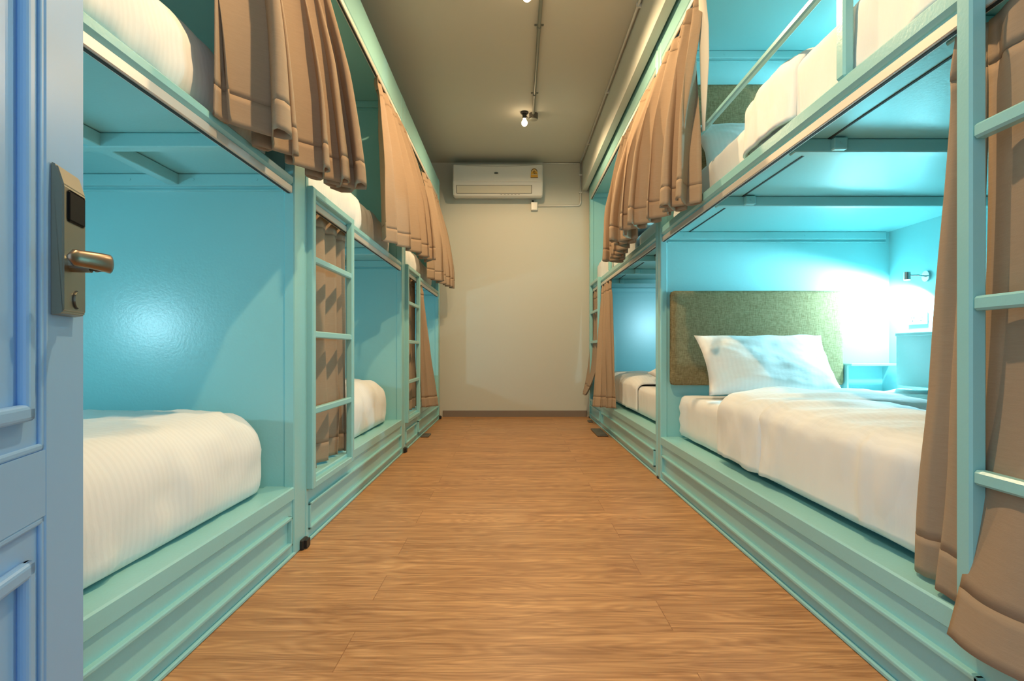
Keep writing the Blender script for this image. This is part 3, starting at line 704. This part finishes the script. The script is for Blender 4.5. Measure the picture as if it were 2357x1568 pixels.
box(bm, lx - 0.036, lx + 0.036, yf - 0.0188, yf - 0.0180, lz, lz + 0.009); box(bm, lx - 0.004, lx + 0.024, yf - 0.0188, yf - 0.0180, lz + 0.040, lz + 0.045)
obj('label_print', bm, M['brown'], lab)
bm = BM(); box(bm, lx - 0.026, lx + 0.026, yf - 0.0190, yf - 0.0180, lz + 0.030, lz + 0.035); flatring(bm, lx, lz + 0.062, 0.016, 0.0215, 0.1, PI - 0.1, yf - 0.0186); obj('label_highlight', bm, M['cream'], lab)

# trunking
t = thing('power_box', 'small white isolator box on the wall under the air conditioner', 'switch box', (0.22, YB, 2.12))
bx('box_body', M['plastic'], t, 0.186, 0.252, YB - 0.04, YB - 0.001, 2.098, 2.180, bev=0.003)
bx('box_cover', M['plastic'], t, 0.190, 0.248, YB - 0.044, YB - 0.041, 2.104, 2.174, bev=0.001)
bm = BM(); tube(bm, [(0.206, YB - 0.02, 2.181), (0.204, YB - 0.02, 2.20)], 0.010); obj('cable_grip', bm, M['black'], t)
t = thing('cable_trunking', 'thin white cable conduit running round the back wall and bulkhead corner', 'conduit', (0.5, YB, 2.15))
bm = BM(); pts = [(0.253, YB - 0.010, 2.146), (0.66, YB - 0.010, 2.150)]
for k in range(1, 6):
    a_ = PI / 2 * k / 6; pts.append((0.66 + 0.030 * math.sin(a_), YB - 0.010, 2.180 - 0.030 * math.cos(a_)))
pts += [(0.690, YB - 0.010, 2.19), (0.690, YB - 0.010, 2.57)]
tube(bm, pts, 0.009, 10); obj('wall_conduit', bm, M['plastic'], t, smooth=True)
bm = BM(); tube(bm, [(0.690, YB - 0.012, H - 0.011), (0.692, 3.0, H - 0.011), (0.696, 0.12, H - 0.011)], 0.008, 10); obj('corner_conduit', bm, M['plastic'], t, smooth=True)
bm = BM(); tube(bm, [(0.31, YB - 0.010, H - 0.011), (0.682, YB - 0.010, H - 0.011)], 0.007, 10); obj('top_conduit', bm, M['plastic'], t, smooth=True)
for yy in (5.5, 4.4, 3.3, 2.2): bx('conduit_clip', M['plastic'], t, 0.680, 0.7075, yy - 0.008, yy + 0.008, H - 0.024, H - 0.001)
for zz in (2.28, 2.46): bx('conduit_clip', M['plastic'], t, 0.674, 0.706, YB - 0.022, YB - 0.001, zz - 0.008, zz + 0.008)

# thin dark pieces lying on the floor beside the plinths
for (x0, x1, y0, y1, lb) in ((0.665, 0.752, 4.70, 5.12, 'small dark flat piece on the floor by the right plinth'),
                             (-0.716, -0.655, 4.66, 4.82, 'small dark flat piece on the floor by the left plinth'),
                             (0.71, 0.752, 5.60, 5.72, 'tiny dark flat piece by the right plinth near the back wall')):
    tag(bx('dark_floor_piece', M['castbox'], None, x0, x1, y0, y1, 0.0005, 0.012, bev=0.004), lb, 'rubber pad', 'dark flat pieces on the floor')

# ------------------------------------------------------------------ open door at the left
F = Vector((-0.665, 0.93)); d = Vector((0.287, -0.958)).normalized()
door = bpy.data.objects.new('door_1', None); COL.objects.link(door); struct(door)
hinge = F + d * 0.87
door.location = (hinge.x, hinge.y, 0)
# local frame: +x from hinge to free edge, -y... faces the aisle
ang = math.atan2(-d.y, -d.x)
door.rotation_euler = (0, 0, ang)
W = 0.87; DH = 2.03
# aisle side: normal (0.958,0.287) ; in local coords that is -y
def dobj(name, bm, material, parent=None, smooth=False):
    me = bpy.data.meshes.new(name); bmesh.ops.recalc_face_normals(bm, faces=bm.faces); bm.to_mesh(me); bm.free(); me.materials.append(material)
    o = bpy.data.objects.new(name, me); COL.objects.link(o); o.parent = parent or door
    if smooth:
        for p in me.polygons: p.use_smooth = True
    return o
T = 0.036
panels = [(0.13, W - 0.13, 0.11, 0.458), (0.13, W - 0.13, 0.546, 1.90)]
bm = BM()
box(bm, 0, 0.13, 0, T, 0.008, DH, bev=0.002); box(bm, W - 0.13, W, 0, T, 0.008, DH, bev=0.003)
box(bm, 0.129, W - 0.129, 0.0003, T, 0.008, 0.11); box(bm, 0.129, W - 0.129, 0.0003, T, 0.458, 0.546); box(bm, 0.129, W - 0.129, 0.0003, T, 1.90, DH)
for (x0, x1, z0, z1) in panels: box(bm, x0 - 0.001, x1 + 0.001, 0.006, T - 0.004, z0 - 0.001, z1 + 0.001)
leaf = dobj('door_leaf', bm, M['door'])
for (x0, x1, z0, z1) in panels:
    bm = BM()
    q = 0.044
    for (a0, a1, b0, b1) in ((x0 + q, x1 - q, z0 + q, z0 + q + 0.022), (x0 + q, x1 - q, z1 - q - 0.022, z1 - q), (x0 + q, x0 + q + 0.022, z0 + q, z1 - q), (x1 - q - 0.022, x1 - q, z0 + q, z1 - q)):
        box(bm, a0, a1, -0.008, 0.007, b0, b1, bev=0.006, seg=3)
    # bead round the opening
    for (a0, a1, b0, b1) in ((x0, x1, z0, z0 + 0.010), (x0, x1, z1 - 0.010, z1), (x0, x0 + 0.010, z0, z1), (x1 - 0.010, x1, z0, z1)):
        box(bm, a0, a1, 0.001, 0.007, b0, b1, bev=0.003, seg=2)
    dobj('panel_moulding', bm, M['door'], leaf)
# lock
u0, u1 = W - 0.1165, W - 0.040; lz0, lz1 = 0.728, 0.938
bm = BM()
pr = [(0, lz0), (-0.014, lz0 + 0.003), (-0.016, lz0 + 0.006), (-0.016, lz1 - 0.030), (-0.008, lz1 - 0.003), (0, lz1)]
A_ = [bm.verts.new((u0, p[0], p[1])) for p in pr]; B_ = [bm.verts.new((u1, p[0], p[1])) for p in pr]
for k in range(len(pr)): bm.faces.new((A_[k], A_[(k + 1) % 6], B_[(k + 1) % 6], B_[k]))
bm.faces.new(A_); bm.faces.new(B_[::-1])
bmesh.ops.bevel(bm, geom=[e for e in bm.edges if e.calc_length() > 0.02], offset=0.002, segments=2, affect='EDGES')
lk = dobj('door_lock', bm, M['steel'])
bm = BM(); box(bm, u0 + 0.012, u1 - 0.008, -0.0185, -0.015, lz1 - 0.078, lz1 - 0.034, bev=0.003); dobj('card_reader', bm, M['glassblack'], lk)
bm = BM(); cyl(bm, ((u0 + u1) / 2 + 0.004, -0.0155, lz0 + 0.024), ((u0 + u1) / 2 + 0.004, -0.019, lz0 + 0.024), 0.0115, n=28); dobj('key_cylinder', bm, M['steel'], lk)
bm = BM(); cyl(bm, ((u0 + u1) / 2 + 0.004, -0.0155, lz0 + 0.024), ((u0 + u1) / 2 + 0.004, -0.0165, lz0 + 0.024), 0.0135, n=28); dobj('cylinder_ring', bm, M['black'], lk)
# lever: neck then arm toward the hinge
uc = u0 + 0.026; zc = 0.802
bm = BM(); cyl(bm, (uc, -0.015, zc), (uc, -0.040, zc), 0.012, n=20); nk = dobj('lever_neck', bm, M['steel'], lk, smooth=False)
bm = BM(); path = []; NN = 26
for k in range(NN + 1):
    f = k / NN
    if f < 0.3:
        a_ = f / 0.3 * PI / 2; path.append((uc + 0.010 - 0.022 * math.sin(a_) * 0.9, -0.040 - 0.022 * (1 - math.cos(a_)) - 0.004, zc, 0.0105 + 0.003 * f))
    else:
        g_ = (f - 0.3) / 0.7; path.append((uc - 0.010 - 0.082 * g_, -0.066 + 0.022 * g_ ** 1.7, zc - 0.002 * g_, 0.0135 - 0.003 * g_))
rings = []
for i, (x, y, z, r_) in enumerate(path):
    p0 = path[max(i - 1, 0)]; p1 = path[min(i + 1, NN)]
    tx, ty = p1[0] - p0[0], p1[1] - p0[1]; l_ = math.hypot(tx, ty); nx_, ny_ = -ty / l_, tx / l_
    fade = min(1, (NN - i + 0.6) / 2.5)
    rings.append([bm.verts.new((x + nx_ * 0.0055 * math.cos(2 * PI * k / 14) * fade, y + ny_ * 0.0055 * math.cos(2 * PI * k / 14) * fade, z + r_ * math.sin(2 * PI * k / 14) * fade)) for k in range(14)])
for a, b in zip(rings, rings[1:]):
    for k in range(14): bm.faces.new((a[k], a[(k + 1) % 14], b[(k + 1) % 14], b[k]))
bm.faces.new(rings[0][::-1]); bm.faces.new(rings[-1])
dobj('lever_handle', bm, M['bronze'], lk, smooth=True)
